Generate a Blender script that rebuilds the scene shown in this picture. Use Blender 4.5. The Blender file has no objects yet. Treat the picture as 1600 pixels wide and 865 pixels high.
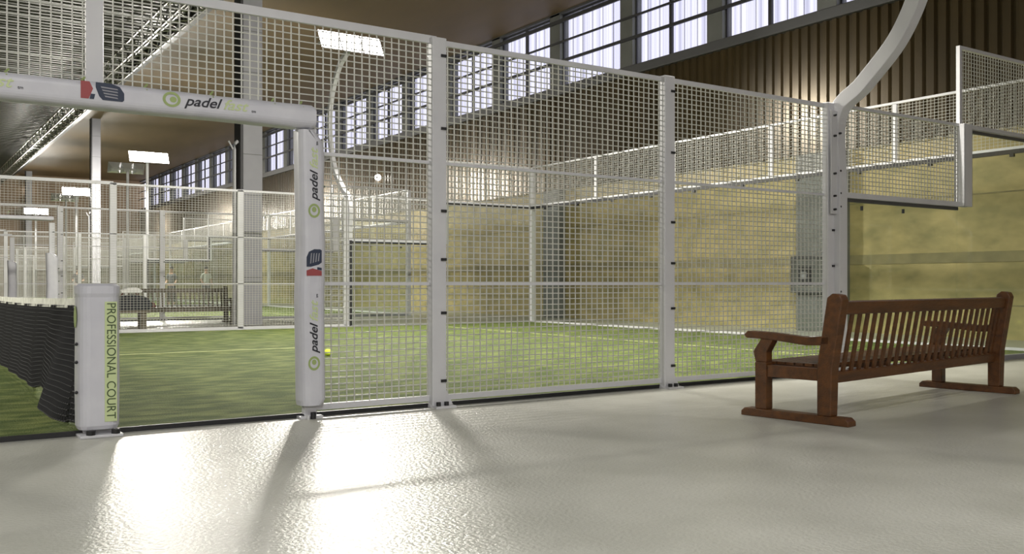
import bpy, math, random
from mathutils import Vector, Matrix
random.seed(7)
S = bpy.context.scene
C = bpy.context.collection
PI = math.pi

# ---------------------------------------------------------------- camera, world, exposure
CAM_Z = 1.02
cd = bpy.data.cameras.new('camera'); cam = bpy.data.objects.new('camera', cd); C.objects.link(cam)
cam.location = (0, 0, CAM_Z)
cam.rotation_euler = (PI/2, 0, -math.radians(33.71))
cd.sensor_width = 36; cd.lens = 36*1468/1600; cd.shift_y = 10.5/1600
cd.clip_start = .05; cd.clip_end = 300
S.camera = cam
S.view_settings.view_transform = 'Standard'; S.view_settings.look = 'None'
S.view_settings.gamma = 1; S.view_settings.use_curve_mapping = False
S.view_settings.exposure = 0.0
try:
    S.cycles.use_denoising = True
    S.cycles.max_bounces = 8; S.cycles.diffuse_bounces = 4; S.cycles.glossy_bounces = 3
    S.cycles.transparent_max_bounces = 32; S.cycles.transmission_bounces = 6
    S.cycles.sample_clamp_indirect = 6
except Exception: pass
W = bpy.data.worlds.new('daylight'); S.world = W; W.use_nodes = True
W.node_tree.nodes['Background'].inputs[0].default_value = (.80, .80, .93, 1)
W.node_tree.nodes['Background'].inputs[1].default_value = 1.7
LAMP_W = 1000          # watts per floodlight mast
LENS_E = 38
HIGH_FILL_W = 270           # watts, each added overhead fill lamp above the walkway
FILL_W = 400           # watts, added fill light behind the camera

# ---------------------------------------------------------------- materials
def mat(name, col, rough=.5, metal=0, emit=None, es=0, noise=None, bump=None, spec=.5):
    m = bpy.data.materials.new(name); m.use_nodes = True
    nt = m.node_tree; b = nt.nodes['Principled BSDF']
    b.inputs['Base Color'].default_value = (*col, 1); b.inputs['Roughness'].default_value = rough
    b.inputs['Metallic'].default_value = metal; b.inputs['Specular IOR Level'].default_value = spec
    if emit: b.inputs['Emission Color'].default_value = (*emit, 1); b.inputs['Emission Strength'].default_value = es
    tc = nt.nodes.new('ShaderNodeTexCoord')
    if noise:
        scl, col2, det, lo, hi, sc3 = noise
        mp = nt.nodes.new('ShaderNodeMapping'); mp.inputs['Scale'].default_value = sc3
        n = nt.nodes.new('ShaderNodeTexNoise'); n.inputs['Scale'].default_value = scl; n.inputs['Detail'].default_value = det
        r = nt.nodes.new('ShaderNodeValToRGB'); r.color_ramp.elements[0].position = lo; r.color_ramp.elements[1].position = hi
        r.color_ramp.elements[0].color = (*col, 1); r.color_ramp.elements[1].color = (*col2, 1)
        nt.links.new(tc.outputs['Object'], mp.inputs[0]); nt.links.new(mp.outputs[0], n.inputs[0])
        nt.links.new(n.outputs[0], r.inputs[0]); nt.links.new(r.outputs[0], b.inputs['Base Color'])
    if bump:
        scl, st, sc3 = bump
        mp = nt.nodes.new('ShaderNodeMapping'); mp.inputs['Scale'].default_value = sc3
        n = nt.nodes.new('ShaderNodeTexNoise'); n.inputs['Scale'].default_value = scl; n.inputs['Detail'].default_value = 4
        bp = nt.nodes.new('ShaderNodeBump'); bp.inputs['Strength'].default_value = st; bp.inputs['Distance'].default_value = .02
        nt.links.new(tc.outputs['Object'], mp.inputs[0]); nt.links.new(mp.outputs[0], n.inputs[0])
        nt.links.new(n.outputs[0], bp.inputs['Height']); nt.links.new(bp.outputs[0], b.inputs['Normal'])
    return m
o3 = (1, 1, 1)
M = {}
M['steel'] = mat('white_painted_steel', (.60, .60, .62), .32, noise=(3, (.55, .55, .58), 3, .3, .7, o3))
M['wire'] = mat('white_coated_wire', (.52, .52, .48), .4, noise=(5, (.46, .46, .42), 2, .3, .7, o3))
M['vinyl'] = mat('white_vinyl', (.58, .58, .625), .38, noise=(6, (.52, .52, .575), 3, .3, .7, o3), bump=(4, .25, o3))
M['black'] = mat('black_rubber', (.012, .012, .014), .5)
M['net'] = mat('black_netting', (.010, .010, .012), .7)
M['band'] = mat('white_net_tape', (.70, .70, .64), .7, noise=(12, (.5, .5, .45), 3, .4, .7, o3))
M['turf'] = mat('green_turf', (.055, .085, .012), .85, noise=(2.6, (.160, .190, .050), 12, .43, .66, (1, 2.2, 1)), bump=(90, 1.0, (1, 1, 1)), spec=.25)
M['line'] = mat('turf_line', (.42, .45, .20), .85, noise=(9, (.26, .29, .11), 6, .35, .7, o3))
M['floor'] = mat('polished_concrete', (.48, .478, .43), .31, noise=(1.4, (.385, .385, .34), 8, .35, .65, o3), bump=(46, .30, o3), spec=.5)
M['yellow'] = mat('ochre_boards', (.53, .42, .19), .6, noise=(2.2, (.31, .265, .115), 10, .3, .7, (1, 1, 2)), bump=(6, .3, o3))
M['joint_band'] = mat('board_joint_and_band', (.22, .19, .10), .7, noise=(3, (.33, .28, .14), 4, .3, .7, o3))
M['corr'] = mat('brown_corrugated_cladding', (.078, .055, .024), .25, metal=.35, noise=(1.1, (.050, .037, .018), 5, .3, .7, (1, 1, .3)))
M['ceil'] = mat('brown_wood_ceiling', (.165, .108, .05), .6, noise=(.8, (.135, .088, .04), 5, .3, .7, (1, .3, 1)))
M['roof'] = mat('dark_ribbed_roof', (.05, .05, .038), .45, metal=.2, noise=(1.1, (.036, .037, .03), 4, .3, .7, o3))
M['pillar'] = mat('grey_pillar', (.15, .155, .15), .55, noise=(2, (.12, .125, .12), 5, .3, .7, o3))
M['column'] = mat('pale_grey_column', (.31, .31, .34), .5, noise=(2, (.27, .27, .30), 4, .3, .7, o3))
M['dark'] = mat('dark_frame', (.03, .03, .035), .5)
M['dull'] = mat('grey_frame', (.07, .07, .075), .5)
M['wallgrey'] = mat('plain_wall', (.36, .34, .28), .7, noise=(.5, (.32, .30, .25), 4, .3, .7, o3))
M['endwall'] = mat('brown_end_wall', (.24, .165, .10), .6, noise=(.5, (.19, .13, .08), 4, .3, .7, o3))
M['wood'] = mat('red_brown_teak', (.125, .046, .011), .4, noise=(3, (.060, .024, .008), 8, .3, .7, (1, 7, 7)), bump=(14, .2, (1, 7, 7)))
M['wood2'] = mat('grey_brown_teak', (.13, .105, .065), .5, noise=(3, (.09, .075, .05), 6, .3, .7, (1, 7, 7)))
M['green'] = mat('green_print', (.30, .38, .14), .5)
M['lightgreen'] = mat('pale_green_print', (.52, .60, .32), .5)
M['darkgreen'] = mat('dark_green_print', (.05, .08, .03), .5)
M['ink'] = mat('black_print', (.01, .011, .02), .5)
M['navy'] = mat('navy_print', (.018, .028, .06), .5)
M['red'] = mat('red_print', (.30, .055, .06), .5)
M['white'] = mat('white_print', (.75, .75, .75), .5)
M['lens'] = mat('lit_floodlight_glass', (.9, .9, .9), .3, emit=(1, .97, .90), es=LENS_E)
M['bulb'] = mat('lit_small_lamp', (.9, .9, .9), .3, emit=(1, .97, .92), es=14)
M['alu'] = mat('bright_aluminium', (.36, .36, .34), .33, metal=.9)
M['skin'] = mat('skin', (.45, .26, .17), .5)
M['hair'] = mat('dark_hair', (.015, .012, .01), .6)
M['blackcloth'] = mat('dark_cloth', (.02, .022, .028), .8)
M['greycloth'] = mat('grey_cloth', (.12, .12, .13), .8)
M['palecloth'] = mat('pale_cloth', (.55, .56, .50), .8)
M['redcloth'] = mat('red_brown_cloth', (.16, .05, .035), .8)
M['whitecloth'] = mat('white_towel', (.8, .8, .78), .9)
M['ball'] = mat('yellow_felt', (.65, .80, .05), .8)

def glass_mat():
    m = bpy.data.materials.new('court_glass'); m.use_nodes = True; nt = m.node_tree; nt.nodes.clear()
    o = nt.nodes.new('ShaderNodeOutputMaterial'); mx = nt.nodes.new('ShaderNodeMixShader')
    t = nt.nodes.new('ShaderNodeBsdfTransparent'); t.inputs[0].default_value = (.94, .96, .945, 1)
    g = nt.nodes.new('ShaderNodeBsdfGlossy'); g.inputs[1].default_value = .02
    lw = nt.nodes.new('ShaderNodeLayerWeight'); lw.inputs[0].default_value = .5
    pw = nt.nodes.new('ShaderNodeMath'); pw.operation = 'POWER'; pw.inputs[1].default_value = 4.5
    f = nt.nodes.new('ShaderNodeMath'); f.operation = 'MULTIPLY_ADD'; f.inputs[1].default_value = .8; f.inputs[2].default_value = .03
    nt.links.new(lw.outputs['Facing'], pw.inputs[0]); nt.links.new(pw.outputs[0], f.inputs[0])
    nt.links.new(f.outputs[0], mx.inputs[0]); nt.links.new(t.outputs[0], mx.inputs[1]); nt.links.new(g.outputs[0], mx.inputs[2])
    nt.links.new(mx.outputs[0], o.inputs[0]); return m
M['glass'] = glass_mat()
def pane_mat():
    m = bpy.data.materials.new('ribbed_translucent_pane'); m.use_nodes = True; nt = m.node_tree; nt.nodes.clear()
    o = nt.nodes.new('ShaderNodeOutputMaterial'); mx = nt.nodes.new('ShaderNodeMixShader')
    t = nt.nodes.new('ShaderNodeBsdfTransparent'); d = nt.nodes.new('ShaderNodeBsdfDiffuse')
    d.inputs[0].default_value = (.35, .35, .38, 1)
    tc = nt.nodes.new('ShaderNodeTexCoord'); mp = nt.nodes.new('ShaderNodeMapping'); mp.inputs['Scale'].default_value = (0, 1, 0)
    w = nt.nodes.new('ShaderNodeTexNoise'); w.inputs['Scale'].default_value = 6; w.inputs['Detail'].default_value = 3
    r = nt.nodes.new('ShaderNodeValToRGB'); r.color_ramp.elements[0].position = .42; r.color_ramp.elements[1].position = .66
    r.color_ramp.elements[0].color = (.97, .97, 1, 1); r.color_ramp.elements[1].color = (.72, .72, .77, 1)
    mx.inputs[0].default_value = .1
    nt.links.new(tc.outputs['Object'], mp.inputs[0]); nt.links.new(mp.outputs[0], w.inputs[0]); nt.links.new(w.outputs[0], r.inputs[0])
    nt.links.new(r.outputs[0], t.inputs[0]); nt.links.new(t.outputs[0], mx.inputs[1]); nt.links.new(d.outputs[0], mx.inputs[2])
    nt.links.new(mx.outputs[0], o.inputs[0]); return m
M['pane'] = pane_mat()

# ---------------------------------------------------------------- helpers
class MB:
    def __init__(s): s.v = []; s.f = []; s.smooth = False; s.cuts = []
    def add(s, vs, fs):
        s.cuts.append((len(s.v), len(s.f))); n = len(s.v); s.v += [tuple(p) for p in vs]; s.f += [tuple(i+n for i in f) for f in fs]
    def box(s, x0, x1, y0, y1, z0, z1, T=None):
        vs = [Vector((x, y, z)) for x in (x0, x1) for y in (y0, y1) for z in (z0, z1)]
        if T is not None: vs = [T @ p for p in vs]
        s.add(vs, [(0, 1, 3, 2), (4, 6, 7, 5), (0, 4, 5, 1), (2, 3, 7, 6), (0, 2, 6, 4), (1, 5, 7, 3)]); return s
    def prism(s, prof, fn, a, b):
        """closed profile (list of 2-tuples), extruded from a to b; fn(u,v,w)->xyz"""
        n = len(prof); s.add([fn(u, v, a) for u, v in prof]+[fn(u, v, b) for u, v in prof],
            [tuple(range(n-1, -1, -1)), tuple(range(n, 2*n))]+[(i, (i+1) % n, (i+1) % n+n, i+n) for i in range(n)]); return s
    def tube(s, pts, r, n=8, ry=None, up=(0, 0, 1), square=False):
        pts = [Vector(p) for p in pts]; k = len(pts); rs = r if isinstance(r, (list, tuple)) else [r]*k
        rings = []
        for i, p in enumerate(pts):
            d = (pts[min(i+1, k-1)]-pts[max(i-1, 0)]).normalized()
            u = Vector(up)
            if abs(d.dot(u)) > .98: u = Vector((1, 0, 0))
            a = d.cross(u).normalized(); b = a.cross(d).normalized()
            R = rs[i]; Ry = ry if ry else R
            if square: ring = [p+a*sx*R+b*sy*Ry for sx, sy in ((-1, -1), (1, -1), (1, 1), (-1, 1))]
            else: ring = [p+a*R*math.cos(2*PI*j/n)+b*Ry*math.sin(2*PI*j/n) for j in range(n)]
            rings.append(ring)
        m = len(rings[0]); vs = [q for g in rings for q in g]
        fs = [(i*m+j, i*m+(j+1) % m, (i+1)*m+(j+1) % m, (i+1)*m+j) for i in range(k-1) for j in range(m)]
        fs += [tuple(range(m-1, -1, -1)), tuple((k-1)*m+j for j in range(m))]
        s.add(vs, fs); return s
    def ball(s, c, r, n=12, sc=(1, 1, 1)):
        c = Vector(c); vs = []; fs = []
        for i in range(n//2+1):
            th = PI*i/(n//2)
            for j in range(n):
                ph = 2*PI*j/n
                vs.append(c+Vector((r*sc[0]*math.sin(th)*math.cos(ph), r*sc[1]*math.sin(th)*math.sin(ph), r*sc[2]*math.cos(th))))
        for i in range(n//2):
            for j in range(n): fs.append((i*n+j, (i+1)*n+j, (i+1)*n+(j+1) % n, i*n+(j+1) % n))
        s.add(vs, fs); return s
    def mesh(s, name):
        me = bpy.data.meshes.new(name); me.from_pydata(s.v, [], s.f); me.validate(); me.update()
        if s.smooth: me.polygons.foreach_set('use_smooth', [True]*len(me.polygons))
        return me
def obj(name, mb, m, parent=None, bevel=0, loc=None, seg=2):
    me = mb.mesh(name) if isinstance(mb, MB) else mb
    o = bpy.data.objects.new(name, me); C.objects.link(o)
    if m and not me.materials: me.materials.append(M[m])
    if parent: o.parent = parent
    if loc: o.location = loc
    if bevel:
        b = o.modifiers.new('bevel', 'BEVEL'); b.width = bevel; b.segments = seg; b.limit_method = 'ANGLE'
    return o
def objs(name, mb, m, parent, **k):
    """one object per piece added to mb"""
    out = []; cuts = mb.cuts+[(len(mb.v), len(mb.f))]
    for (v0, f0), (v1, f1) in zip(cuts[:-1], cuts[1:]):
        q = MB(); q.v = mb.v[v0:v1]; q.f = [tuple(i-v0 for i in f) for f in mb.f[f0:f1]]; q.smooth = mb.smooth
        out.append(obj(name, q, m, parent, **k))
    return out
def tag(o, label, cat, group=None, kind=None):
    o['label'] = label; o['category'] = cat
    if group: o['group'] = group
    if kind: o['kind'] = kind
    return o
def thing(name, label, cat, loc=(0, 0, 0), rz=0, group=None):
    o = bpy.data.objects.new(name, None); C.objects.link(o); o.location = loc; o.rotation_euler = (0, 0, rz)
    return tag(o, label, cat, group)
def struct(name, mb, m, parent=None, bevel=0, label=None):
    o = obj(name, mb, m, parent, bevel)
    if not parent: o['kind'] = 'structure'
    if label: o['label'] = label
    return o
TINY = ('bolt', 'base_bolt', 'glass_fixing', 'lacing', 'fastener')
def dup(root, loc, label=None, group=None, rz=None):
    def cp(o, par):
        if o.name.split('.')[0] in TINY: return
        c = o.copy(); C.objects.link(c)
        if par: c.parent = par
        for ch in o.children: cp(ch, c)
        return c
    r = cp(root, None); r.location = loc
    if rz is not None: r.rotation_euler = (0, 0, rz)
    if label: r['label'] = label
    if group: r['group'] = group
    return r
def ico(n): return n
def text(name, body, size, m, parent, T, sx=1, shear=0, align='LEFT', space=1.0, ext=.0015, bold=0):
    cu = bpy.data.curves.new(name, 'FONT'); cu.body = body; cu.size = size; cu.extrude = ext; cu.shear = shear
    cu.align_x = align; cu.align_y = 'CENTER'; cu.space_character = space; cu.offset = bold
    t = bpy.data.objects.new('tmp', cu); C.objects.link(t)
    dg = bpy.context.evaluated_depsgraph_get(); me = bpy.data.meshes.new_from_object(t.evaluated_get(dg))
    bpy.data.objects.remove(t); me.transform(Matrix.Diagonal((sx, 1, 1, 1))); me.transform(T)
    o = bpy.data.objects.new(name, me); C.objects.link(o); me.materials.clear(); me.materials.append(M[m]); o.parent = parent
    return o

# ---------------------------------------------------------------- court geometry constants
V0, V1 = 6.85, 20.08            # near and far long sides of the first court
UN = 1.19; UB = 13.98           # net line, glass end wall
PU = [3.80, 6.37, 8.90]         # fence posts
DP = 2.69                       # door post
US = 11.42                      # step in the glass
WU = 17.0                       # long wall of the hall
CEIL = 9.19
Z1, Z2, Z3, Z4 = 1.02, 2.02, 3.02, 4.02

# ---------------------------------------------------------------- hall
struct('floor', MB().box(-14, WU+.3, -6, 79.3, -.2, 0), 'floor')
def wall_yellow():
    b = MB().box(WU, WU+.3, -6, 79, 0, 3.86); return b
struct('wall_right', wall_yellow(), 'yellow')
j = MB()
for z in (1.52,): j.box(WU-.012, WU+.001, -6, 79, z-.10, z+.10)  # broad darker band along the boards
for z in (.62, 2.7): j.box(WU-.008, WU+.001, -6, 79, z-.012, z+.012)
struct('trim_1', j, 'joint_band')
def corrug(y0, y1, pitch, depth, fn):
    b = MB(); y = y0; prof = []
    while y < y1:
        prof += [(y, 0), (y+pitch*.40, 0), (y+pitch*.5, depth), (y+pitch*.9, depth)]; y += pitch
    n = len(prof); vs = []
    for (a, d) in prof: vs += [fn(a, d, 0), fn(a, d, 1)]
    b.add(vs, [(2*i, 2*i+2, 2*i+3, 2*i+1) for i in range(n-1)]); return b
struct('wall_upper', corrug(-6, 79, .25, .05, lambda a, d, k: (WU-.02-d, a, 3.86+k*(6.72-3.86))), 'corr')
struct('wall_upper_backing', MB().box(WU, WU+.3, -6, 79, 3.86, 6.95), 'dull')['label'] = 'wall behind the brown cladding'
struct('trim_2', MB().box(WU-.16, WU+.02, -6, 79, 6.70, 6.95), 'dull', bevel=.02)
struct('trim_3', MB().box(WU-.03, WU+.0, -6, 79, 3.82, 3.88), 'joint_band')
# window band with pillars
PV = [13.1+3.3*k for k in range(-5, 20)]
pb_ = MB()
for v in PV: pb_.box(WU-.10, WU+.25, v-.26, v+.26, 6.95, CEIL)
struct('trim_4', pb_, 'pillar', bevel=.02)
struct('trim_5', MB().box(WU-.1, WU+.3, -6, 79, 9.12, CEIL), 'dull')
for i in range(len(PV)-1):
    a, b = PV[i]+.26, PV[i+1]-.26
    fr = MB().box(WU+.02, WU+.07, a, a+.05, 6.95, 9.12).box(WU+.02, WU+.07, b-.05, b, 6.95, 9.12)
    fr.box(WU+.02, WU+.07, a+.05, b-.05, 6.95, 7.0).box(WU+.02, WU+.07, a+.05, b-.05, 9.07, 9.12)
    if abs(PV[i]-19.7) > .2:
        c = (a+b)/2; fr.box(WU+.0, WU+.07, c-.05, c+.05, 7.0, 9.07)
    for q in range(1, 6):
        yy = a+(b-a)*q/6; fr.box(WU+.05, WU+.06, yy-.005, yy+.005, 7.0, 9.07)
    f = struct('window_%d' % (i+1), fr, 'dark')
    obj('pane', MB().box(WU+.065, WU+.07, a+.05, b-.05, 7.0, 9.07), 'pane', f)
for n, (z, h) in enumerate(((8.90, .055), (8.27, .028), (7.69, .042))):
    struct('trim_%d' % (6+n), MB().box(WU-.15, WU-.102, -6, 79, z-h, z+h), 'dark')
# ceiling : brown boards over the right, dark ribbed sheet over the left
struct('ceiling', MB().box(7.75, WU+.3, -6, 79, CEIL, CEIL+.2), 'ceil')
struct('ceiling_left', corrug(-6, 79, .35, .06, lambda a, d, k: (-14+k*21.75, a, CEIL-d)), 'roof')
struct('ceiling_backing', MB().box(-14, 7.75, -6, 79, CEIL+.02, CEIL+.2), 'roof')
struct('trim_9', MB().box(7.55, 7.85, -6, 79, CEIL-.28, CEIL), 'dark')
struct('wall_far', MB().box(-14, WU+.3, 79, 79.3, 0, CEIL), 'endwall')
struct('wall_left', MB().box(-14.3, -14, -6, 79, 0, CEIL), 'wallgrey')
struct('wall_near', MB().box(-14, WU+.3, -6.3, -6, 0, CEIL), 'wallgrey')
# pilasters against the long wall
for n, (v, w, d) in enumerate(((13.15, 1.15, .35), (22.95, .75, .30))):
    t = struct('wall_pilaster' if n == 0 else 'wall_pilaster', MB().box(WU-d, WU, v-w/2, v+w/2, 0, 3.84), 'pillar', bevel=.02)
    t['label'] = ('wide grey pilaster on the ochre wall carrying the electrical cabinet', 'narrow grey pilaster on the ochre wall near the far court corner')[n]
cab = thing('electrical_cabinet', 'grey electrical cabinet with a dark frame on the wide wall pilaster', 'cabinet', (WU-.35, 13.15, .82))
obj('body', MB().box(-.10, 0, -.60, .60, 0, .80), 'pillar', cab, bevel=.012)
fr = MB()
for a, b, c, d in ((-.60, .60, .74, .80), (-.60, .60, 0, .06), (-.60, -.54, .06, .74), (.54, .60, .06, .74)): fr.box(-.125, -.10, a, b, c, d)
obj('frame', fr, 'dull', cab)
obj('meter_box', MB().box(-.17, -.10, .08, .36, .20, .56), 'dark', cab, bevel=.01)
obj('meter_window', MB().box(-.178, -.17, .14, .30, .30, .46), 'column', cab)
obj('door_lock', MB().box(-.13, -.10, -.46, -.40, .50, .62), 'dark', cab)

# hall columns
def column(x, y, label):
    t = thing('steel_column', label, 'column', (x, y, 0), 0, 'row of grey columns between the courts')
    h = CEIL
    b = MB().box(-.24, .24, -.25, -.20, 0, h).box(-.24, .24, .20, .25, 0, h).box(-.21, .21, -.20, .20, 0, h)
    obj('shaft', b, 'column', t)
    g = MB()
    for k in range(1, 9): g.box(-.245, .245, -.256, -.246, k*1.02+.15, k*1.02+.165)
    obj('joint_lines', g, 'pillar', t)
    obj('corner_angle', MB().box(-.31, -.245, -.25, .25, 0, h), 'dark', t)
    return t
c1 = column(7.62, 23.3, 'large pale grey column with dark left edge just behind the first court')
pp = MB().tube([(-.42, -.1, 0.0), (-.42, -.1, 4.35), (-.40, -.1, 4.5), (-.33, -.1, 4.56)], .045); pp.smooth = True
obj('downpipe', pp, 'steel', c1)
bk = MB().tube([(-.42, -.1, 4.3), (-.56, -.1, 4.55)], .02, 6)
obj('pipe_bracket', bk, 'steel', c1)
def column2(y, label):
    return None
for v, l in ((50.3, 'thin looking grey column behind the second court, left of the brightest distant lamp'), (76.4, 'most distant grey column by the end wall')):
    t = dup(c1, (8.7, v, 0), l)
    t.scale = (.8, .8, 1)
# roof truss
tr = thing('lighting_truss', 'silver lattice truss running along the roof into the distance', 'truss', (6.75, 36, 8.28))
A = .28
for sx in (-1, 1):
    for sz in (0, 1):
        obj('chord', MB().tube([(sx*A, -42, sz*.5), (sx*A, 42.9, sz*.5)], .035, 6), 'alu', tr)
wb = MB(); k = 0; y = -42
while y < 42.4:
    for sx in (-1, 1):
        wb.tube([(sx*A, y, 0 if k % 2 else .5), (sx*A, y+.6, .5 if k % 2 else 0)], .02, 5)
    for z in (0, .5):
        wb.tube([(-A if k % 2 else A, y, z), (A if k % 2 else -A, y+.6, z)], .02, 5)
    y += .6; k += 1
obj('lattice', wb, 'alu', tr)
hg = MB()
for v in range(-40, 42, 8): hg.tube([(0, v, .5), (0, v, .90)], .02, 5)
hg2 = MB()
for v in range(-40, 42, 8): hg.box(-A, A, v-.03, v+.03, .48, .52)
objs('hanger', hg, 'alu', tr)

# ---------------------------------------------------------------- turf of the four courts
VS = [V0, 27.0, 44.2, 61.3]                 # near side of every court (all as deep as the first)
DV = V1-V0
for i, v in enumerate(VS):
    t = struct('turf', MB().box(-11.6, UB, v+.02, v+DV-.02, 0.001, .03), 'turf')
    t['label'] = 'artificial grass of court %s' % ('one nearest', 'two', 'three', 'four')[i]
    ln = MB(); c = v+DV/2+.45
    ln.box(UN, 10.75, c-.03, c+.03, .03, .034)
    ln.box(10.72, 10.78, v+.3, c-.03, .03, .034).box(10.72, 10.78, c+.03, v+DV-.3, .03, .034)
    ln.box(-8.4, UN-.0, c-.03, c+.03, .03, .034).box(-8.46, -8.4, v+.3, v+DV-.3, .03, .034)
    obj('turf_line', ln, 'line', t)
    obj('edge_strip', MB().box(-11.6, UB, v-.005, v+.02, 0.001, .034), 'black', t)  # dark turf edge; its black also stands in for shade under the rail
    obj('kerb', MB().box(-11.6, UB, v+DV-.02, v+DV+.10, 0.001, .05), 'steel', t)

# ---------------------------------------------------------------- fences
WP, HP, WT = .064, .05, .0043
WF = .0024             # the finer mesh of the far side and the end walls
_panels = {}
def mesh_panel(u0, u1, z0, z1, parent, y=0.0, wt=None):
    wt = wt or (WT if parent.get('near') else WF)
    key = (round(u1-u0, 3), round(z1-z0, 3), wt)
    if key not in _panels:
        b = MB(); L = u1-u0; H = z1-z0
        nx = max(2, round(L/WP)); nz = max(2, round(H/HP))
        for i in range(1, nx): x = L*i/nx; b.box(x-wt, x+wt, -wt*.8, wt*.8, 0, H)
        for i in range(1, nz): z = H*i/nz; b.box(0, L, wt*.2, wt*1.6, z-wt, z+wt)
        _panels[key] = b.mesh('mesh_panel')
    return obj('mesh_panel', _panels[key], 'wire', parent, loc=(u0, y, z0))
def bolts(mb, x, y, zs, dx=.03):
    for z in zs: mb.box(x+dx-.022, x+dx+.022, y-.012, y, z-.012, z+.012)
def post(parent, x, w=.135, d=.08, top=Z3, side=-1):
    """fence post seen from outside; side=-1 puts it on the -Y face"""
    p = obj('post', MB().box(x-w/2, x+w/2, min(0, side*d), max(0, side*d), 0, top+.03), 'steel', parent, bevel=.008)
    y = side*d
    b = MB()
    for z in (.22, .78, 1.22, 1.62, 2.3, 2.9): b.box(x+.012, x+.062, min(y, y+side*.012), max(y, y+side*.012), z-.011, z+.011)
    objs('bolt', b, 'black', p)
    fp = MB(); fp.box(x-.07, x+.12, min(y*1.9, 0), max(y*1.9, 0), 0, .018)
    fp.prism([(x+w/2-.01, .018), (x+.135, .018), (x+w/2-.01, .17)], lambda u, v, q: (u, q, v), y*.6, y*.8)
    obj('base_plate', fp, 'steel', p)
    fb = MB()
    for dx in (-.03, .045, ): fb.tube([(x+dx, y*1.45, .018), (x+dx, y*1.45, .05)], .02, 8)
    objs('base_bolt', fb, 'black', p)
    return p
def rail(parent, u0, u1, z, h, y0=-.03, y1=.0, name='rail'):
    return obj(name, MB().box(u0, u1, y0, y1, z-h/2, z+h/2), 'steel', parent)
def side_fence(label, v, side, left=True):
    """mesh fence of a long side, right half (net to glass), plus the door bay left of the net"""
    t = thing('court_fence', label, 'fence', (0, v, 0), 0, None)
    if side == -1: t['near'] = 1
    s = side
    ya, yb = (min(0, s*.03), max(0, s*.03))
    for u in PU[:2]: post(t, u, side=s)
    post(t, PU[2]-.085, w=.115, side=s)
    # door posts, one each side of the net
    for u in (DP, 2*UN-DP):
        q = obj('post', MB().box(u-.05, u+.05, min(0, s*.06), max(0, s*.06), 0, 2.2), 'steel', t, bevel=.006)
        obj('base_plate', MB().box(u-.09, u+.09, min(s*.09, 0), max(s*.09, 0), 0, .018).box(u-.05, u-.04, min(s*.14, 0), max(s*.14, 0), 0, .03), 'steel', q)
        obj('base_bolt', MB().tube([(u, s*.115, .0), (u, s*.115, .05)], .022, 8), 'black', q)
    obj('post', MB().box(UN-.055-.02, UN+.055-.02, min(0, s*.05), max(0, s*.05), 2.25, Z3), 'steel', t, bevel=.006)
    lp = 2*UN-PU[0]
    post(t, lp, side=s)
    rail(t, lp, PU[0], Z3+.015, .065, ya, yb, 'top_rail'); rail(t, PU[0], PU[2]-.02, Z3, .045, ya, yb, 'top_rail')
    rail(t, 2*UN-DP, DP, 2.26, .05, ya, yb, 'door_header')
    for a, b in ((DP, PU[0]), (PU[0], PU[1]), (PU[1], PU[2]-.085), (lp, 2*UN-DP)):
        rail(t, a, b, .075, .045, ya, yb, 'bottom_rail')
        rail(t, a, b, Z1, .026, ya, yb, 'middle_rail')
        rail(t, a, b, Z2, .026, ya, yb, 'middle_rail')
        yy = -s*.012
    mesh_panel(DP, PU[0], .09, Z2, t, yy); mesh_panel(lp, 2*UN-DP, .09, Z2, t, yy)
    mesh_panel(DP, PU[0], Z2, Z3, t, yy); mesh_panel(lp, 2*UN-DP, Z2, Z3, t, yy)
    mesh_panel(2*UN-DP, UN-.02, 2.27, Z3, t, yy); mesh_panel(UN-.02, DP, 2.27, Z3, t, yy)
    mesh_panel(PU[0], PU[1], .09, Z3, t, yy); mesh_panel(PU[1], PU[2]-.1, .09, Z3, t, yy)
    return t
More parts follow.
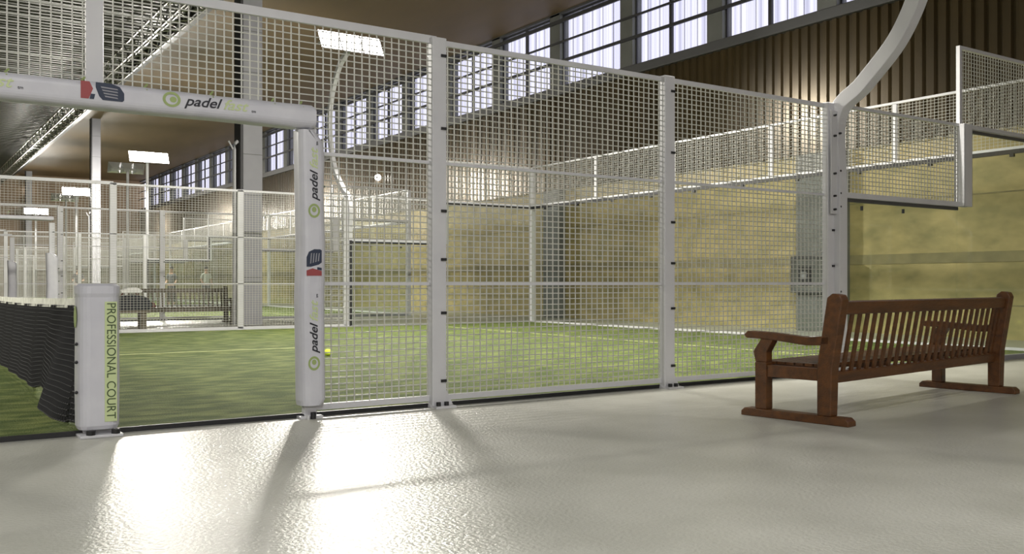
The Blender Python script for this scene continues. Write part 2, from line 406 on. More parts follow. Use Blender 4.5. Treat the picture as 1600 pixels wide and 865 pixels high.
def glass_side(label, v, side):
    """stepped glass at the end of a long side"""
    s = side
    t = thing('glass_wall', label, 'glass wall', (0, v, 0), 0, None)
    if side == -1: t['near'] = 1
    a, b, c = PU[2]+.03, US, UB
    q = obj('glass_panel', MB().box(a, b-.005, -.006, .006, .04, Z2), 'glass', t)
    obj('glass_edge', MB().box(a-.03, a+.03, -.012, .012, .04, Z2), 'black', q)
    q2 = obj('glass_panel', MB().box(b+.005, c-.02, -.006, .006, .04, Z3), 'glass', t)
    obj('glass_edge', MB().box(b-.03, b+.03, -.012, .012, Z2+.02, Z3), 'black', q2)
    y0, y1 = min(s*.02, s*.07), max(s*.02, s*.07)
    k = .022
    obj('frame_bar', MB().box(a, b+.0, y0, y1, Z2-.02, Z2+.04), 'steel', t)
    obj('glass_gasket', MB().box(a, b, -.02, .02, Z2-.06, Z2-.02), 'black' if s > 0 else 'dull', t)
    obj('frame_bar', MB().box(b, c, y0, y1, Z3-.01, Z3+.04), 'steel', t)
    obj('glass_gasket', MB().box(b, c, -.02, .02, Z3-.05, Z3-.012), 'black' if s > 0 else 'dull', t)
    obj('frame_bar', MB().box(a, b, y0, y1, Z3, Z3+.035), 'steel', t)
    obj('top_rail', MB().box(b, c, y0, y1, Z4-.01, Z4+.03), 'steel', t)
    st = MB().box(b-.06, b+.12, s*.02 if s > 0 else s*.02-.012, s*.02+.012 if s > 0 else s*.02, Z2-.02, Z3+.03)
    st.box(b-.06, b-.048, min(s*.02, s*.14), max(s*.02, s*.14), Z2-.02, Z3+.03).box(b+.108, b+.12, min(s*.02, s*.14), max(s*.02, s*.14), Z2-.02, Z3+.03)
    st.box(b-.06, b+.12, min(s*.13, s*.14), max(s*.13, s*.14), Z2-.02, Z3+.03)
    obj('step_post', st, 'steel', t, bevel=.004)
    obj('mast', MB().box(b-.05, b-.0, y0, y1, Z3+.03, Z4+.03), 'steel', t)
    ft = MB()
    for u in (a+.5, a+1.3): ft.tube([(u, s*.03, Z2-.10), (u, s*.03, Z2-.15)], .018, 6)
    objs('glass_fixing', ft, 'black', t)
    mesh_panel(a+.03, b, Z2+.04, Z3, t, s*.045)
    mesh_panel(b, c, Z3+.04, Z4, t, s*.045)
    obj('bottom_channel', MB().box(a, c, -.03, .03, .0, .06), 'column', t)
    return t
def end_wall(label, v):
    t = thing('glass_wall', label, 'glass wall', (UB, v, 0), 0, None)
    n = 5; L = DV/n
    for i in range(n):
        a, b = i*L, (i+1)*L
        obj('glass_panel', MB().box(-.006, .006, a+.005, b-.005, .05, Z3), 'glass', t)
        mesh_y(a, b, Z3+.04, Z4, t)
    for i in range(n+1):
        y = i*L
        if i in (0, n): obj('post', MB().box(-.02, .10, y-.05, y+.05, 0, Z4), 'steel', t, bevel=.005)
        else: obj('post', MB().box(.02, .06, y-.035, y+.035, Z3+.04, Z4), 'steel', t)
    obj('frame_bar', MB().box(-.02, .05, 0, DV, Z3, Z3+.04), 'steel', t)
    g = MB()
    g.box(-.02, .02, 0, DV, Z3-.065, Z3-.0)
    obj('glass_gasket', g, 'black', t)
    f = MB()
    for i in range(n):
        for q in (.25, .75): f.box(-.03, .02, (i+q)*L-.03, (i+q)*L+.03, Z3-.11, Z3-.06)
    objs('glass_fixing', f, 'black', t)
    obj('top_rail', MB().box(.02, .06, 0, DV, Z4-.01, Z4+.03), 'steel', t)
    obj('bottom_channel', MB().box(-.03, .03, 0, DV, 0, .07), 'steel', t)
    return t
_my = {}
def mesh_y(a, b, z0, z1, parent, wt=WF):
    L = b-a; H = z1-z0; key = (round(L, 3), round(H, 3))
    if key not in _my:
        m = MB(); nx = round(L/WP); nz = round(H/HP)
        for i in range(1, nx): y = L*i/nx; m.box(-wt*.8, wt*.8, y-wt, y+wt, 0, H)
        for i in range(1, nz): z = H*i/nz; m.box(wt*.2, wt*1.6, 0, L, z-wt, z+wt)
        _my[key] = m.mesh('mesh_panel')
    return obj('mesh_panel', _my[key], 'wire', parent, loc=(.04, a, z0))
words = ('nearest', 'second', 'third', 'fourth')
f0 = side_fence('near long fence of the nearest court with the open doorway', V0, -1)
FAR = True
f1 = side_fence('far long fence of the nearest court, behind the net', V1, 1)
g0 = glass_side('stepped glass panels with mesh above, right of the near fence behind the bench', V0, -1)
g1 = glass_side('stepped glass panels with black edges at the far corner of the nearest court', V1, 1)
e0 = end_wall('long glass end wall of the nearest court in front of the ochre wall', V0)
fd = side_fence('near long fence of the second court, seen through the nearest court', VS[1], -1.0001)
for i in (1, 2, 3):
    if i > 1: dup(fd, (0, VS[i], 0), 'near long fence of the %s court, seen through the nearest court' % words[i])
    dup(f1, (0, VS[i]+DV, 0), 'far long fence of the %s court, in the distance at left' % words[i])
    dup(g0, (0, VS[i], 0), 'stepped glass on the near side of the %s court' % words[i])
    dup(g1, (0, VS[i]+DV, 0), 'stepped glass on the far side of the %s court' % words[i])
    dup(e0, (UB, VS[i], 0), 'glass end wall of the %s court along the ochre wall' % words[i])

# ---------------------------------------------------------------- prints
def frame_T(loc, right, up):
    r = Vector(right); u = Vector(up); n = r.cross(u)
    return Matrix(((r.x, u.x, n.x, loc[0]), (r.y, u.y, n.y, loc[1]), (r.z, u.z, n.z, loc[2]), (0, 0, 0, 1)))
def logo(parent, T, s):
    """green ball mark, black word, green word; runs along +x of T, s = letter height"""
    ring = MB(); n = 24
    for a, b, w in ((.62*s, .42*s, 0), (.24*s, .0, .12*s)):
        vs = []; 
        for i in range(n):
            c, q = math.cos(2*PI*i/n), math.sin(2*PI*i/n)
            vs += [T @ Vector((a*c*1.15+w, a*q, .002)), T @ Vector((b*c*1.15+w, b*q, .002))]
        ring.add(vs, [(2*i, 2*((i+1) % n), 2*((i+1) % n)+1, 2*i+1) for i in range(n)])
    obj('ball_emblem', ring, 'green', parent)
    text('black_lettering', 'padel', s*1.15, 'ink', parent, T @ Matrix.Translation((s*1.05, 0, .002)), sx=1.15, shear=.35, bold=.0012)
    text('green_lettering', 'fast', s*1.2, 'lightgreen', parent, T @ Matrix.Translation((s*4.15, 0, .002)), sx=1.2, shear=.35, bold=.001)
    text('trade_mark', 'tm', s*.35, 'ink', parent, T @ Matrix.Translation((s*6.6, -s*.3, .002)))
def emblem(parent, T, w, h):
    """red and white field beside a rounded navy field with pale strokes; w along +x"""
    def quad(pts, m, z, nm):
        b = MB(); b.add([T @ Vector((x*w, y*h, z)) for x, y in pts], [tuple(range(len(pts)))]); return obj(nm, b, m, parent)
    e = quad([(-.5, -.5), (-.32, -.5), (-.22, .1), (-.3, .5), (-.5, .5)], 'red', .002, 'emblem_red')
    quad([(-.30, -.5), (-.20, -.5), (-.17, -.2), (-.27, -.2)], 'navy', .002, 'emblem_chip')
    pts = [(-.16, .5)]+[(-.16+.0, .2), (-.08, -.3), (0, -.5), (.46, -.5), (.5, -.4), (.5, 0), (.40, .35), (.2, .5)]
    quad(pts, 'navy', .002, 'emblem_navy')
    b = MB()
    for k in range(4):
        y = .28-k*.17
        b.add([T @ Vector((x*w, yy*h, .004)) for x, yy in ((-.05+.03*k, y), (.34, y-.06), (.36, y-.13), (-.03+.03*k, y-.08))], [(0, 1, 2, 3)])
    obj('emblem_strokes', b, 'column', parent)

# padded covers
def rrect(w, d, r, n=5):
    pts = []
    for cx, cy, a0 in ((w/2-r, d/2-r, 0), (-w/2+r, d/2-r, 90), (-w/2+r, -d/2+r, 180), (w/2-r, -d/2+r, 270)):
        for k in range(n+1):
            a = math.radians(a0+90*k/n); pts.append((cx+r*math.cos(a), cy+r*math.sin(a)))
    return pts
def ztube(sections, parent, name, m, cap=True):
    """stack of closed rings [(z, w, d, r, ox, oy)]"""
    b = MB(); rings = []
    for z, w, d, r, ox, oy in sections: rings.append([(x+ox, y+oy, z) for x, y in rrect(w, d, r)])
    n = len(rings[0]); vs = [p for g in rings for p in g]
    fs = [(i*n+j, i*n+(j+1) % n, (i+1)*n+(j+1) % n, (i+1)*n+j) for i in range(len(rings)-1) for j in range(n)]
    fs += [tuple(range(n-1, -1, -1)), tuple((len(rings)-1)*n+j for j in range(n))]
    b.add(vs, fs); b.smooth = False; return obj(name, b, m, parent)
def door_cover(v, side, label, u=DP):
    s = side
    t = thing('post_cover', label, 'post padding', (u, v, .0), 0, None)
    zs = [q*(1 if s < 0 else .74) for q in (.10, .14, .5, .9, 1.3, 1.7, 2.0, 2.10, 2.18)]
    secs = [(z, (.17, .205, .205, .21, .205, .20, .215, .20, .13)[i], .20, .07, (.0, .01, .006, .0, .01, .0, .0, -.01, -.045)[i], s*.03) for i, z in enumerate(zs)]
    ztube(secs, t, 'padding', 'vinyl')
    if s < 0:
        y = s*.03-.10
        for z in (.42, 1.57):
            logo(t, frame_T((.0, y, z), (0, 0, 1), (-1, 0, 0)), .075)
        emblem(t, frame_T((.0, y, 1.18), (0, 0, 1), (-1, 0, 0)) @ Matrix.Rotation(0, 4, 'Z'), .20, .12)
    lc = MB()
    for z in (.35, .8, 1.05, 1.3)+((1.75, 1.98) if s < 0 else ()): lc.tube([(.075, s*.10, z), (.115, s*.02, z+.015), (.13, s*.02, z+.02)], .008, 5)
    objs('lacing', lc, 'darkgreen', t)
    return t
dc = door_cover(V0, -1, 'white printed padding around the doorway post, right of the opening')
door_cover(V0, -1, 'white printed padding around the doorway post left of the net', 2*UN-DP)
dcf = door_cover(V1, 1, 'white padding on the far doorway post of the nearest court')
for i in (1, 2, 3):
    dup(dcf, (DP, VS[i]+DV, 0), 'white padding on the far doorway post of the %s court' % words[i])
    dup(dcf, (DP, VS[i]-.06, 0), 'white padding on the near doorway post of the %s court' % words[i])
def header(v, side, label):
    s = side
    t = thing('header_cover', label, 'padding', (UN, v, 2.28), 0, None)
    L = DP-UN+.02
    b = MB(); prof = rrect(.20, .165, .05)
    xs = [-L, -L+.02, -.8, -.3, .25, .8, L-.25, L-.03, L]; hs = [q*(1 if s < 0 else .5) for q in (.8, 1, 1.0, 1.04, 1.05, 1.0, 1.06, 1.10, .9)]
    rings = [[(x, y+s*.03, z*h) for y, z in prof] for x, h in zip(xs, hs)]; n = len(prof)
    vs = [p for g in rings for p in g]
    fs = [(i*n+j, (i+1)*n+j, (i+1)*n+(j+1) % n, i*n+(j+1) % n) for i in range(len(rings)-1) for j in range(n)]
    fs += [tuple(range(n)), tuple((len(rings)-1)*n+j for j in range(n-1, -1, -1))]
    b.add(vs, fs); obj('padding', b, 'vinyl', t)
    if s < 0:
        y = s*.03-.1005
        logo(t, frame_T((.46, y, .015), (1, 0, 0), (0, 0, 1)), .085)
        logo(t, frame_T((-1.05, y, .015), (1, 0, 0), (0, 0, 1)), .085)
        emblem(t, frame_T((.015, y, .02), (1, 0, 0), (0, 0, 1)), .27, .115)
    lc = MB()
    for x in (-1.1, -.55, -.1, .3, .75, 1.2, 1.42): lc.tube([(x, s*.12, .06), (x, s*.05, .095), (x+.02, s*.03, .12)], .008, 5)
    objs('lacing', lc, 'green', t)
    return t
header(V0, -1, 'long white printed padded header above the open doorway and net post')
hf = header(V1, 1.0, 'grey white padded header above the far doorway of the nearest court')
for i in (1, 2, 3):
    dup(hf, (UN, VS[i]+DV, 2.28), 'padded header above the far doorway of the %s court' % words[i])

# ---------------------------------------------------------------- net posts and net
def net_post_cover(v, label, printed=True):
    t = thing('net_post_cover', label, 'net post padding', (UN, v-.02, 0), 0, None)
    secs = [(.05, .24, .20, .06, 0, 0), (.075, .262, .22, .07, 0, 0), (.35, .27, .22, .075, 0, 0), (.7, .265, .22, .075, .0, 0), (.93, .262, .22, .07, 0, 0), (.955, .275, .235, .08, 0, 0), (1.005, .272, .235, .08, 0, 0), (1.02, .22, .19, .07, 0, 0)]
    ztube(secs, t, 'padding', 'vinyl')
    bp = MB().box(-.13, .14, -.15, .10, 0, .02); bp.box(-.09, .09, -.03, .03, .02, .06)
    obj('base_plate', bp, 'steel', t, bevel=.005)
    bb = MB()
    for x in (-.06, .095): bb.tube([(x, -.125, .02), (x, -.125, .05)], .028, 8)
    objs('base_bolt', bb, 'black', t)
    if printed:
        y = -.1115
        sp = MB().box(.028, .105, y-.0015, y+.004, .10, .90)
        obj('print_stripe', sp, 'lightgreen', t)
        text('lettering', 'PROFESSIONAL COURT', .080, 'darkgreen', t, frame_T((.066, y-.002, .895), (0, 0, -1), (1, 0, 0)), sx=.92)
        n = 20; e = MB(); x0 = -.1365
        e.add([(x0-.0, .0+.07*math.cos(2*PI*i/n)*.8, .80+.075*math.sin(2*PI*i/n)) for i in range(n)], [tuple(range(n))])
        obj('ball_emblem', e, 'green', t)
    lc = MB()
    for z in (.3, .5, .62): lc.ball((-.138, -.06, z), .012, 8)
    objs('fastener', lc, 'black', t)
    return t
net_post_cover(V0, 'white padded net post with vertical green lettering at the doorway')
nf = net_post_cover(V1+.06, 'white padded net post at the far side of the nearest court', False)
for i in (1, 2, 3): dup(nf, (UN, VS[i]+DV+.04, 0), 'padded net post at the far side of the %s court' % words[i])
nt = thing('court_net', 'black net with white top tape sagging beside the lettered post', 'net', (UN, V0, 0))
N = 300; K = 20
b = MB(); Lh = DV-.35
def net_pt(i, k):
    s = i/N; y = .12+Lh*s; top = .865-.06*math.sin(PI*s); f = k/K
    lift = .03+.05*max(0, min(1, (y-1.2)/1.2))*0
    wav = .012*math.sin(y*4.1)
    near = math.exp(-((y-1.15)/.75)**2)
    if y < .5: lift = .05+.0*y
    if 1.7 < y < 3.2: lift += .07*math.sin((y-1.7)/1.5*PI)
    x = -(1-f)**1.6*(near*.20+wav*(.5+near)) + .012*math.sin(y*7+f*5)
    z = lift+(top-lift)*f
    return (x, y, z)
for i in range(N+1):
    for k in range(K+1): b.v.append(net_pt(i, k))
for i in range(N):
    for k in range(K): a = i*(K+1)+k; b.f.append((a, a+K+1, a+K+2, a+1))
no = obj('netting', b, 'net', nt)
wf = no.modifiers.new('cords', 'WIREFRAME'); wf.thickness = .022; wf.use_replace = True; wf.use_boundary = True; wf.use_even_offset = False
b = MB(); pts = [net_pt(i, K) for i in range(0, N+1, 5)]
b.tube([(p[0], p[1], p[2]+.02) for p in pts], .008, ry=.038, square=True)
obj('top_tape', b, 'band', nt)
b = MB(); b.tube([net_pt(i, 0) for i in range(0, N+1, 2)], .009, 5); obj('bottom_cord', b, 'net', nt)
b = MB(); b.box(-.012, .012, Lh/2+.09, Lh/2+.14, .03, .81); obj('centre_strap', b, 'band', nt)
def far_net(v, l):
    t = thing('court_net', l, 'net', (UN, v, 0))
    q = MB()
    for i in range(120): y = .15+(DV-.4)*i/119; q.box(-.004, .004, y-.01, y+.01, .05, .84)
    for k in range(16): q.box(-.004, .004, .15, DV-.25, .05+k*.05, .06+k*.05)
    obj('netting', q, 'net', t); obj('top_tape', MB().box(-.008, .008, .12, DV-.2, .82, .88), 'band', t)
    return t
n2 = far_net(VS[1], 'black net with white tape on the second court')
for i in (2, 3): dup(n2, (UN, VS[i], 0), 'black net with white tape on the %s court' % words[i])

# ---------------------------------------------------------------- floodlight masts
def catmull(P, n=8):
    P = [Vector(p) for p in P]; Q = [P[0]*2-P[1]]+P+[P[-1]*2-P[-2]]; out = []
    for i in range(1, len(Q)-2):
        for k in range(n):
            t = k/n; a, b, c, d = Q[i-1], Q[i], Q[i+1], Q[i+2]
            out.append(.5*((2*b)+(c-a)*t+(2*a-5*b+4*c-d)*t*t+(3*b-a-3*c+d)*t**3))
    out.append(P[-1]); return out
def lamp_head(parent, y, z, s, n=3, curved=True, w=.36):
    """row of floodlights aimed into the court; s=+1 looks towards -Y"""
    obj('cross_bar', MB().box(-.72, .72, y-.03, y+.03, z-.03, z+.03), 'steel', parent)
    for k in range(n):
        x = (k-(n-1)/2)*.52
        R = Matrix.Translation((x, y-s*.10, z+.02)) @ Matrix.Rotation(-s*math.radians(30), 4, 'X')
        hs = MB()
        f, bk = (-.09*s, .11*s)
        p = [(-.25, f, -.26), (.25, f, -.26), (.25, f, .26), (-.25, f, .26), (-.12, bk, -.09), (.12, bk, -.09), (.12, bk, .09), (-.12, bk, .09)]
        fs = [(0, 1, 2, 3), (4, 7, 6, 5), (0, 4, 5, 1), (1, 5, 6, 2), (2, 6, 7, 3), (3, 7, 4, 0)]
        hs.add([R @ Vector(q) for q in p], fs)
        h = obj('floodlight', hs, 'steel', parent)
        a, c = sorted((f-.004*s, f-.012*s))
        obj('lens', MB().box(-.235, .235, a, c, -.245, .245, T=R), 'lens', h)
    ld = bpy.data.lights.new('floodlight_glow', 'AREA'); ld.shape = 'RECTANGLE'; ld.size = 1.4; ld.size_y = .3
    ld.energy = LAMP_W; ld.color = (1, .955, .86); ld.spread = math.radians(140)
    lo = bpy.data.objects.new('floodlight_glow', ld); C.objects.link(lo); lo.parent = parent
    lo.location = (0, y-s*.32, z-.20); lo.rotation_euler = (-s*math.radians(48), 0, 0)
def mast_curved(v, s, label, u=PU[2]):
    t = thing('floodlight_mast', label, 'floodlight mast', (u+.035, v+s*.07, 0), 0, None)
    P = [(0, 0, 0), (0, 0, 2.0), (0, .0, 2.90), (0, s*.36, 3.22), (0, s*.80, 3.66), (0, s*1.08, 4.25), (0, s*1.18, 4.95), (0, s*1.02, 5.6), (0, s*.6, 6.15), (0, s*.1, 6.42)]
    c = catmull(P, 8); b = MB(); b.tube(c, .085 if s < 0 else .06, ry=.07 if s < 0 else .05, up=(1, 0, 0), square=True)
    # broad face looks along the fence
    obj('curved_pole', b, 'steel', t, bevel=.008)
    bp = MB().box(-.12, .14, min(0, s*.14)-.02, max(0, s*.14)+.02, 0, .02); obj('base_plate', bp, 'steel', t)
    bt = MB()
    for z in (.95, 1.9, 2.05, 2.3, 2.72, 2.95):
        for dx in (-.13, -.045): bt.tube([(dx, s*.05, z+dx*.4), (dx, s*.085, z+dx*.4)], .013, 6)
    objs('bolt', bt, 'black', t)
    obj('junction_plate', MB().box(-.18, -.0, s*.05-.004, s*.05+.004, 1.8, 2.95), 'steel', t)
    lamp_head(t, s*.10, 6.5, s)
    return t
def mast_straight(v, s, label, h=6.0):
    t = thing('floodlight_mast', label, 'floodlight mast', (PU[2]+.035, v, 0), 0, None)
    obj('pole', MB().tube([(0, 0, 0), (0, 0, h)], .06, 8), 'steel', t)
    obj('base_plate', MB().box(-.12, .12, -.12, .12, 0, .02), 'steel', t)
    lamp_head(t, -s*.12, h+.1, s)
    return t
m0 = mast_curved(V0, -1, 'curved mast rising from the near fence above the bench out of the picture')
m1 = mast_curved(V1, 1, 'curved mast at the far side of the nearest court carrying the biggest bright lamp')
dup(m0, (-6.5, V0-.07, 0), 'curved mast on the near side of the nearest court, far left outside')
dup(m1, (-6.5, V1+.07, 0), 'curved mast on the far side of the nearest court, far left outside')
for i in (1, 2, 3):
    if i == 1:
        mf = mast_straight(VS[i]+DV+.1, 1, 'straight mast with bright lamps, second court far side')
        mn = mast_straight(VS[i]-.12, -1, 'straight mast seen from behind on the near side of the second court')
    else:
        dup(mf, (PU[2]+.035, VS[i]+DV+.1, 0), 'straight mast with bright lamps, %s court far side' % words[i])
        dup(mn, (PU[2]+.035, VS[i]-.12, 0), 'straight mast seen from behind on the near side of the %s court' % words[i])

# small lamps on the walls
wl = thing('wall_lamp', 'small lit lamp high on the brown cladding beyond the far court corner', 'lamp', (WU-.07, 34.9, 5.35))
obj('bracket', MB().box(-.10, 0, -.05, .05, -.02, .02), 'dull', wl); obj('lit_globe', MB().ball((-.22, 0, 0), .13), 'bulb', wl)
dup(wl, (8.9, 78.95, 8.0), 'small lit lamp high on the distant end wall at far left', rz=PI/2)

# ---------------------------------------------------------------- benches
def bench(name, label, loc, rz, wood, L=2.87):
    """front looks along +Y, origin mid floor; skid runners under each end"""
    t = thing(name, label, 'bench', loc, rz)
    D = .90; h = L/2
    yf, yb = D/2, -D/2
    for sx in (-1, 1):
        x = sx*(h-.055)
        pr = [(yb, 0), (yf, 0), (yf, .035), (yf-.03, .06), (yb+.03, .06), (yb, .035)]
        sk = MB().prism(pr, lambda u, v, w: (w, u, v), x-.055, x+.055); obj('runner', sk, wood, t, bevel=.006)
        obj('leg', MB().box(x-.045, x+.045, yf-.22, yf-.12, .06, .42).prism([(yf-.22, .42), (yf-.12, .42), (yf-.10, .50), (yf-.17, .60), (yf-.28, .60), (yf-.22, .50)], lambda u, v, w: (w, u, v), x-.04, x+.04), wood, t, bevel=.006)
        bp = [(yb+.14, .06), (yb+.25, .06), (yb+.25, .42), (yb+.17, .92), (yb+.13, .95), (yb+.07, .94), (yb+.05, .90), (yb+.13, .40)]
        obj('back_post', MB().prism(bp, lambda u, v, w: (w, u, v), x-.05, x+.05), wood, t, bevel=.008)
        ar = [(yb+.15, .575), (yb+.34, .565), (yf-.25, .595), (yf-.04, .60), (yf-.02, .625), (yf-.05, .655), (yf-.25, .650), (yb+.34, .625), (yb+.15, .645)]
        obj('armrest', MB().prism(ar, lambda u, v, w: (w, u, v), x-.05, x+.05), wood, t, bevel=.01)
        obj('side_rail', MB().box(x-.035, x+.035, yb+.25, yf-.22, .31, .40), wood, t, bevel=.004)
    ix = h-.105
    obj('front_rail', MB().box(-ix, ix, yf-.19, yf-.155, .31, .40), wood, t, bevel=.004)
    T = Matrix.Translation((0, yb+.19, .42)) @ Matrix.Rotation(math.radians(10), 4, 'X')
    obj('lower_back_rail', MB().box(-ix, ix, -.025, .025, -.13, -.05, T=T), wood, t, bevel=.005)
    obj('top_rail', MB().box(-ix, ix, -.028, .028, .385, .48, T=T), wood, t, bevel=.008)
    n = 25
    for i in range(n):
        x = -ix+.06+(2*ix-.12)*i/(n-1)
        obj('back_slat', MB().box(x-.021, x+.021, -.008, .008, -.06, .39, T=T), wood, t)
    for i in range(7):
        y = yb+.27+i*.078
        obj('seat_slat', MB().box(-ix-.02 if 0 else -ix, ix, y, y+.062, .402, .424), wood, t, bevel=.003)
    for x in (-.45, .45): obj('cross_bearer', MB().box(x-.03, x+.03, yb+.26, yf-.19, .33, .40), wood, t)
    return t
rz = math.atan2(.39, 2.84)
bench('garden_bench', 'red brown wooden bench seen from behind on the floor at right', (5.62+.988*1.56, 4.655+.14*1.56, 0), rz, 'wood', 3.12)
bench('garden_bench', 'dull grey brown wooden bench behind the nearest court, left of the grey column', (6.00, 24.6, 0), PI, 'wood2', 3.1)

# stool with bags
st = thing('stool', 'small dark stool under sports bags behind the far fence', 'stool', (4.55, 22.3, 0))
obj('seat', MB().box(-.42, .42, -.2, .2, .36, .42), 'wood2', st, bevel=.01)
for x in (-.28, .28): obj('leg', MB().box(x-.06, x+.06, -.16, .16, 0, .36), 'wood2', st)
bg = MB(); prof = [(-.45, .0), (.40, .0), (.5, .12), (.36, .30), (.05, .36), (-.3, .30), (-.5, .16)]
bgt = thing('sports_bag', 'dark sports bag lying on the small stool', 'bag', (4.55, 22.3, .42))
obj('body', MB().prism(prof, lambda u, v, w: (u, w, v), -.17, .17), 'blackcloth', bgt, bevel=.05, seg=3)
obj('handle', MB().tube([(-.2, 0, .30), (-.1, 0, .42), (.12, 0, .42), (.2, 0, .32)], .018, 6), 'redcloth', bgt)
tw = MB().prism([(-.22, 0), (.20, 0), (.24, .05), (.10, .13), (-.08, .11), (-.24, .06)], lambda u, v, w: (u, w, v), -.16, .16)
two = obj('towel', tw, 'whitecloth', bevel=.03, seg=3, loc=(4.55, 22.15, .815)); tag(two, 'crumpled white towel on top of the dark sports bag', 'towel')
jk = MB().prism([(-.35, 0), (.35, 0), (.32, .12), (.05, .2), (-.3, .13)], lambda u, v, w: (u, w, v), -.15, .15)
jo = obj('jacket', jk, 'redcloth', bevel=.04, seg=3, loc=(5.25, 24.4, .425)); tag(jo, 'red brown jacket heaped on the left end of the distant bench', 'jacket')

# ball
bl = MB().ball((0, 0, 0), .052, 20, (1.25, 1, .9)); bl.smooth = True
bo = obj('tennis_ball', bl, 'ball', loc=(.8318*(-.196*12.9)+.555*12.9, .109*12.9+.8318*12.9, .077)); tag(bo, 'bright yellow ball on the grass beside the doorway post', 'ball')

# ---------------------------------------------------------------- people
def skin_mesh(name, pts, edges, radii, m, parent, sub=2):
    me = bpy.data.meshes.new(name); me.from_pydata(pts, edges, []); o = bpy.data.objects.new(name, me); C.objects.link(o)
    o.modifiers.new('skin', 'SKIN'); sk = me.skin_vertices[0].data
    for i, r in enumerate(radii): sk[i].radius = r if isinstance(r, tuple) else (r, r)
    sk[0].use_root = True
    s = o.modifiers.new('sub', 'SUBSURF'); s.levels = sub; s.render_levels = sub
    me.materials.append(M[m]); o.parent = parent; o.modifiers['skin'].use_smooth_shade = True
    return o
def person(loc, rz, label, top, legs, hair='hair', arm=0):
    t = thing('person', label, 'person', loc, rz)
    P = [(0, 0, .96), (0, 0, 1.12), (0, .01, 1.32), (0, 0, 1.46), (0, .01, 1.55), (0, .02, 1.66), (0, .02, 1.74)]
    R = [(.14, .11), (.125, .10), (.15, .11), (.07, .06), (.05, .05), (.075, .09), (.06, .075)]
    E = [(0, 1), (1, 2), (2, 3), (3, 4), (4, 5), (5, 6)]
    for s in (-1, 1):
        n = len(P)
        P += [(s*.19, 0, 1.42), (s*.24, -.02, 1.16), (s*.22, .14+arm*.1, 1.0+arm*.12), (s*.20, .22+arm*.1, .97+arm*.16)]
        R += [.055, .045, .034, .03]; E += [(3, n), (n, n+1), (n+1, n+2), (n+2, n+3)]
        for f in range(4):
            P.append((s*.20+(f-1.5)*.02, .30+arm*.1, .95+arm*.17-abs(f-1.5)*.006)); R.append(.009); E.append((n+3, len(P)-1))
        P.append((s*.165, .26+arm*.1, .985+arm*.16)); R.append(.010); E.append((n+3, len(P)-1))
        n = len(P)
        P += [(s*.10, 0, .88), (s*.11, .03, .50), (s*.12, -.01, .09), (s*.13, .15, .045)]
        R += [.085, .06, .042, .035]; E += [(0, n), (n, n+1), (n+1, n+2), (n+2, n+3)]
    skin_mesh('body', P, E, R, 'skin', t)
    # clothes
    Pt = [(0, 0, .98), (0, 0, 1.12), (0, .01, 1.32), (0, 0, 1.45), (-.19, 0, 1.42), (-.235, -.02, 1.2), (.19, 0, 1.42), (.235, -.02, 1.2)]
    skin_mesh('shirt', Pt, [(0, 1), (1, 2), (2, 3), (3, 4), (4, 5), (3, 6), (6, 7)], [(.165, .135), (.15, .125), (.17, .13), (.09, .08), .07, .062, .07, .062], top, t)
    Pl = [(0, 0, .96), (-.10, 0, .86), (-.11, .03, .52), (-.12, 0, .16), (.10, 0, .86), (.11, .03, .52), (.12, 0, .16)]
    skin_mesh('trousers', Pl, [(0, 1), (1, 2), (2, 3), (0, 4), (4, 5), (5, 6)], [(.15, .125), .10, .075, .06, .10, .075, .06], legs, t)
    h = MB().ball((0, .0, 1.74), .098, 14, (1, 1.1, .9)); h.smooth = True; obj('hair', h, hair, t)
    fc = MB()
    for s in (-1, 1): fc.ball((s*.03, .105, 1.68), .010, 6)
    objs('eye', fc, 'black', t)
    fc = MB().ball((0, .112, 1.65), .014, 6, (1, 1.4, 1.3)); obj('nose', fc, 'skin', t)
    fc = MB().box(-.022, .022, .095, .104, 1.615, 1.622); obj('mouth', fc, 'redcloth', t)
    fc = MB()
    for s in (-1, 1): fc.ball((s*.078, .015, 1.67), .02, 6, (.5, 1, 1.4))
    objs('ear', fc, 'skin', t)
    fc = MB()
    for s in (-1, 1): fc.box(s*.13-.045, s*.13+.045, -.06, .21, 0.0, .08)
    objs('shoe', fc, 'blackcloth', t, bevel=.02)
    return t
def at(x, Z): 
    X = (x-800)/1468*Z; return (.8318*X+.555*Z, -.555*X+.8318*Z, 0)
p = at(122, 46.5); person((p[0], p[1], .03), 2.9, 'person in a dark top standing in the distance above the lettered net post', 'blackcloth', 'greycloth', arm=1)
p = at(268, 43.6); person((p[0], p[1], .0), 2.4, 'person with dark hair and dark top above the middle of the distant bench', 'greycloth', 'blackcloth')
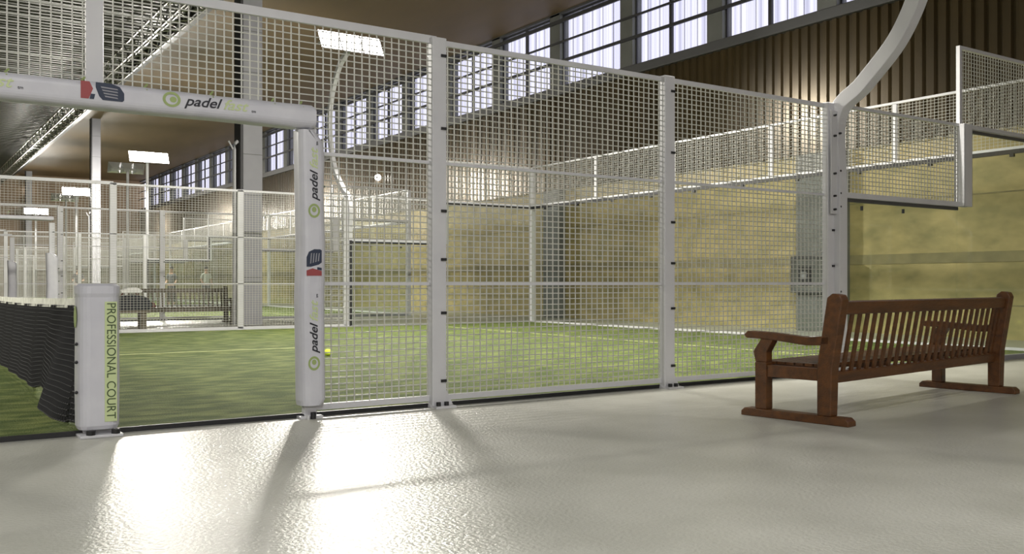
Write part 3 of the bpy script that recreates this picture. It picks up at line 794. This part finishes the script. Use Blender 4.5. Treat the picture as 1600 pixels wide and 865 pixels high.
p = at(322, 44.5); person((p[0], p[1], .03), 3.3, 'person in a pale top above the right part of the distant bench', 'palecloth', 'greycloth')

# added fill lights behind the camera, built as floodlights on the near wall
for i, (u, w, l) in enumerate(((-3.5, 1.0, 'added fill light on the near wall, left of the camera'), (6.0, .5, 'added fill light on the near wall, right of the camera'))):
    t = thing('added_fill_light', l, 'lamp', (u, -5.9, 4.6))
    obj('bracket', MB().box(-.05, .05, -.1, .12, -.05, .05), 'dull', t)
    obj('housing', MB().box(-.7, .7, .12, .24, -.2, .2), 'steel', t, bevel=.01)
    obj('lens', MB().box(-.66, .66, .24, .25, -.17, .17), 'bulb', t)
    ld = bpy.data.lights.new('floodlight_glow', 'AREA'); ld.shape = 'RECTANGLE'; ld.size = 1.4; ld.size_y = .35
    ld.energy = FILL_W*w; ld.color = (1, .97, .95)
    lo = bpy.data.objects.new('floodlight_glow', ld); C.objects.link(lo); lo.parent = t
    lo.location = (0, .27, 0); lo.rotation_euler = (math.radians(72), 0, 0)

# added overhead fill that brightens the floor, hung as lamps above the walkway
fill_top = thing('added_fill_lamp', 'added round fill lamp hanging over the walkway left of the camera', 'lamp', (-4.0, 0.5, 8.0))
obj('rod', MB().tube([(0, 0, .25), (0, 0, CEIL-8.0-.11)], .02, 6), 'dull', fill_top)
sh = MB().tube([(0, 0, -.15), (0, 0, .05), (0, 0, .18), (0, 0, .26)], [.42, .30, .14, .06], 20); sh.smooth = False
obj('shade', sh, 'alu', fill_top)
obj('lens', MB().tube([(0, 0, -.165), (0, 0, -.15)], .40, 20), 'bulb', fill_top)
ld = bpy.data.lights.new('added_fill_glow', 'AREA'); ld.shape = 'DISK'; ld.size = .8; ld.energy = HIGH_FILL_W; ld.color = (1, .985, .95); ld.spread = math.radians(140)
lo = bpy.data.objects.new('added_fill_glow', ld); C.objects.link(lo); lo.parent = fill_top; lo.location = (0, 0, -.18)
dup(fill_top, (1.5, -1.0, 8.0), 'added round fill lamp hanging over the walkway straight above the camera')
for r in [o for o in C.objects if 'near' in o]: del r['near']
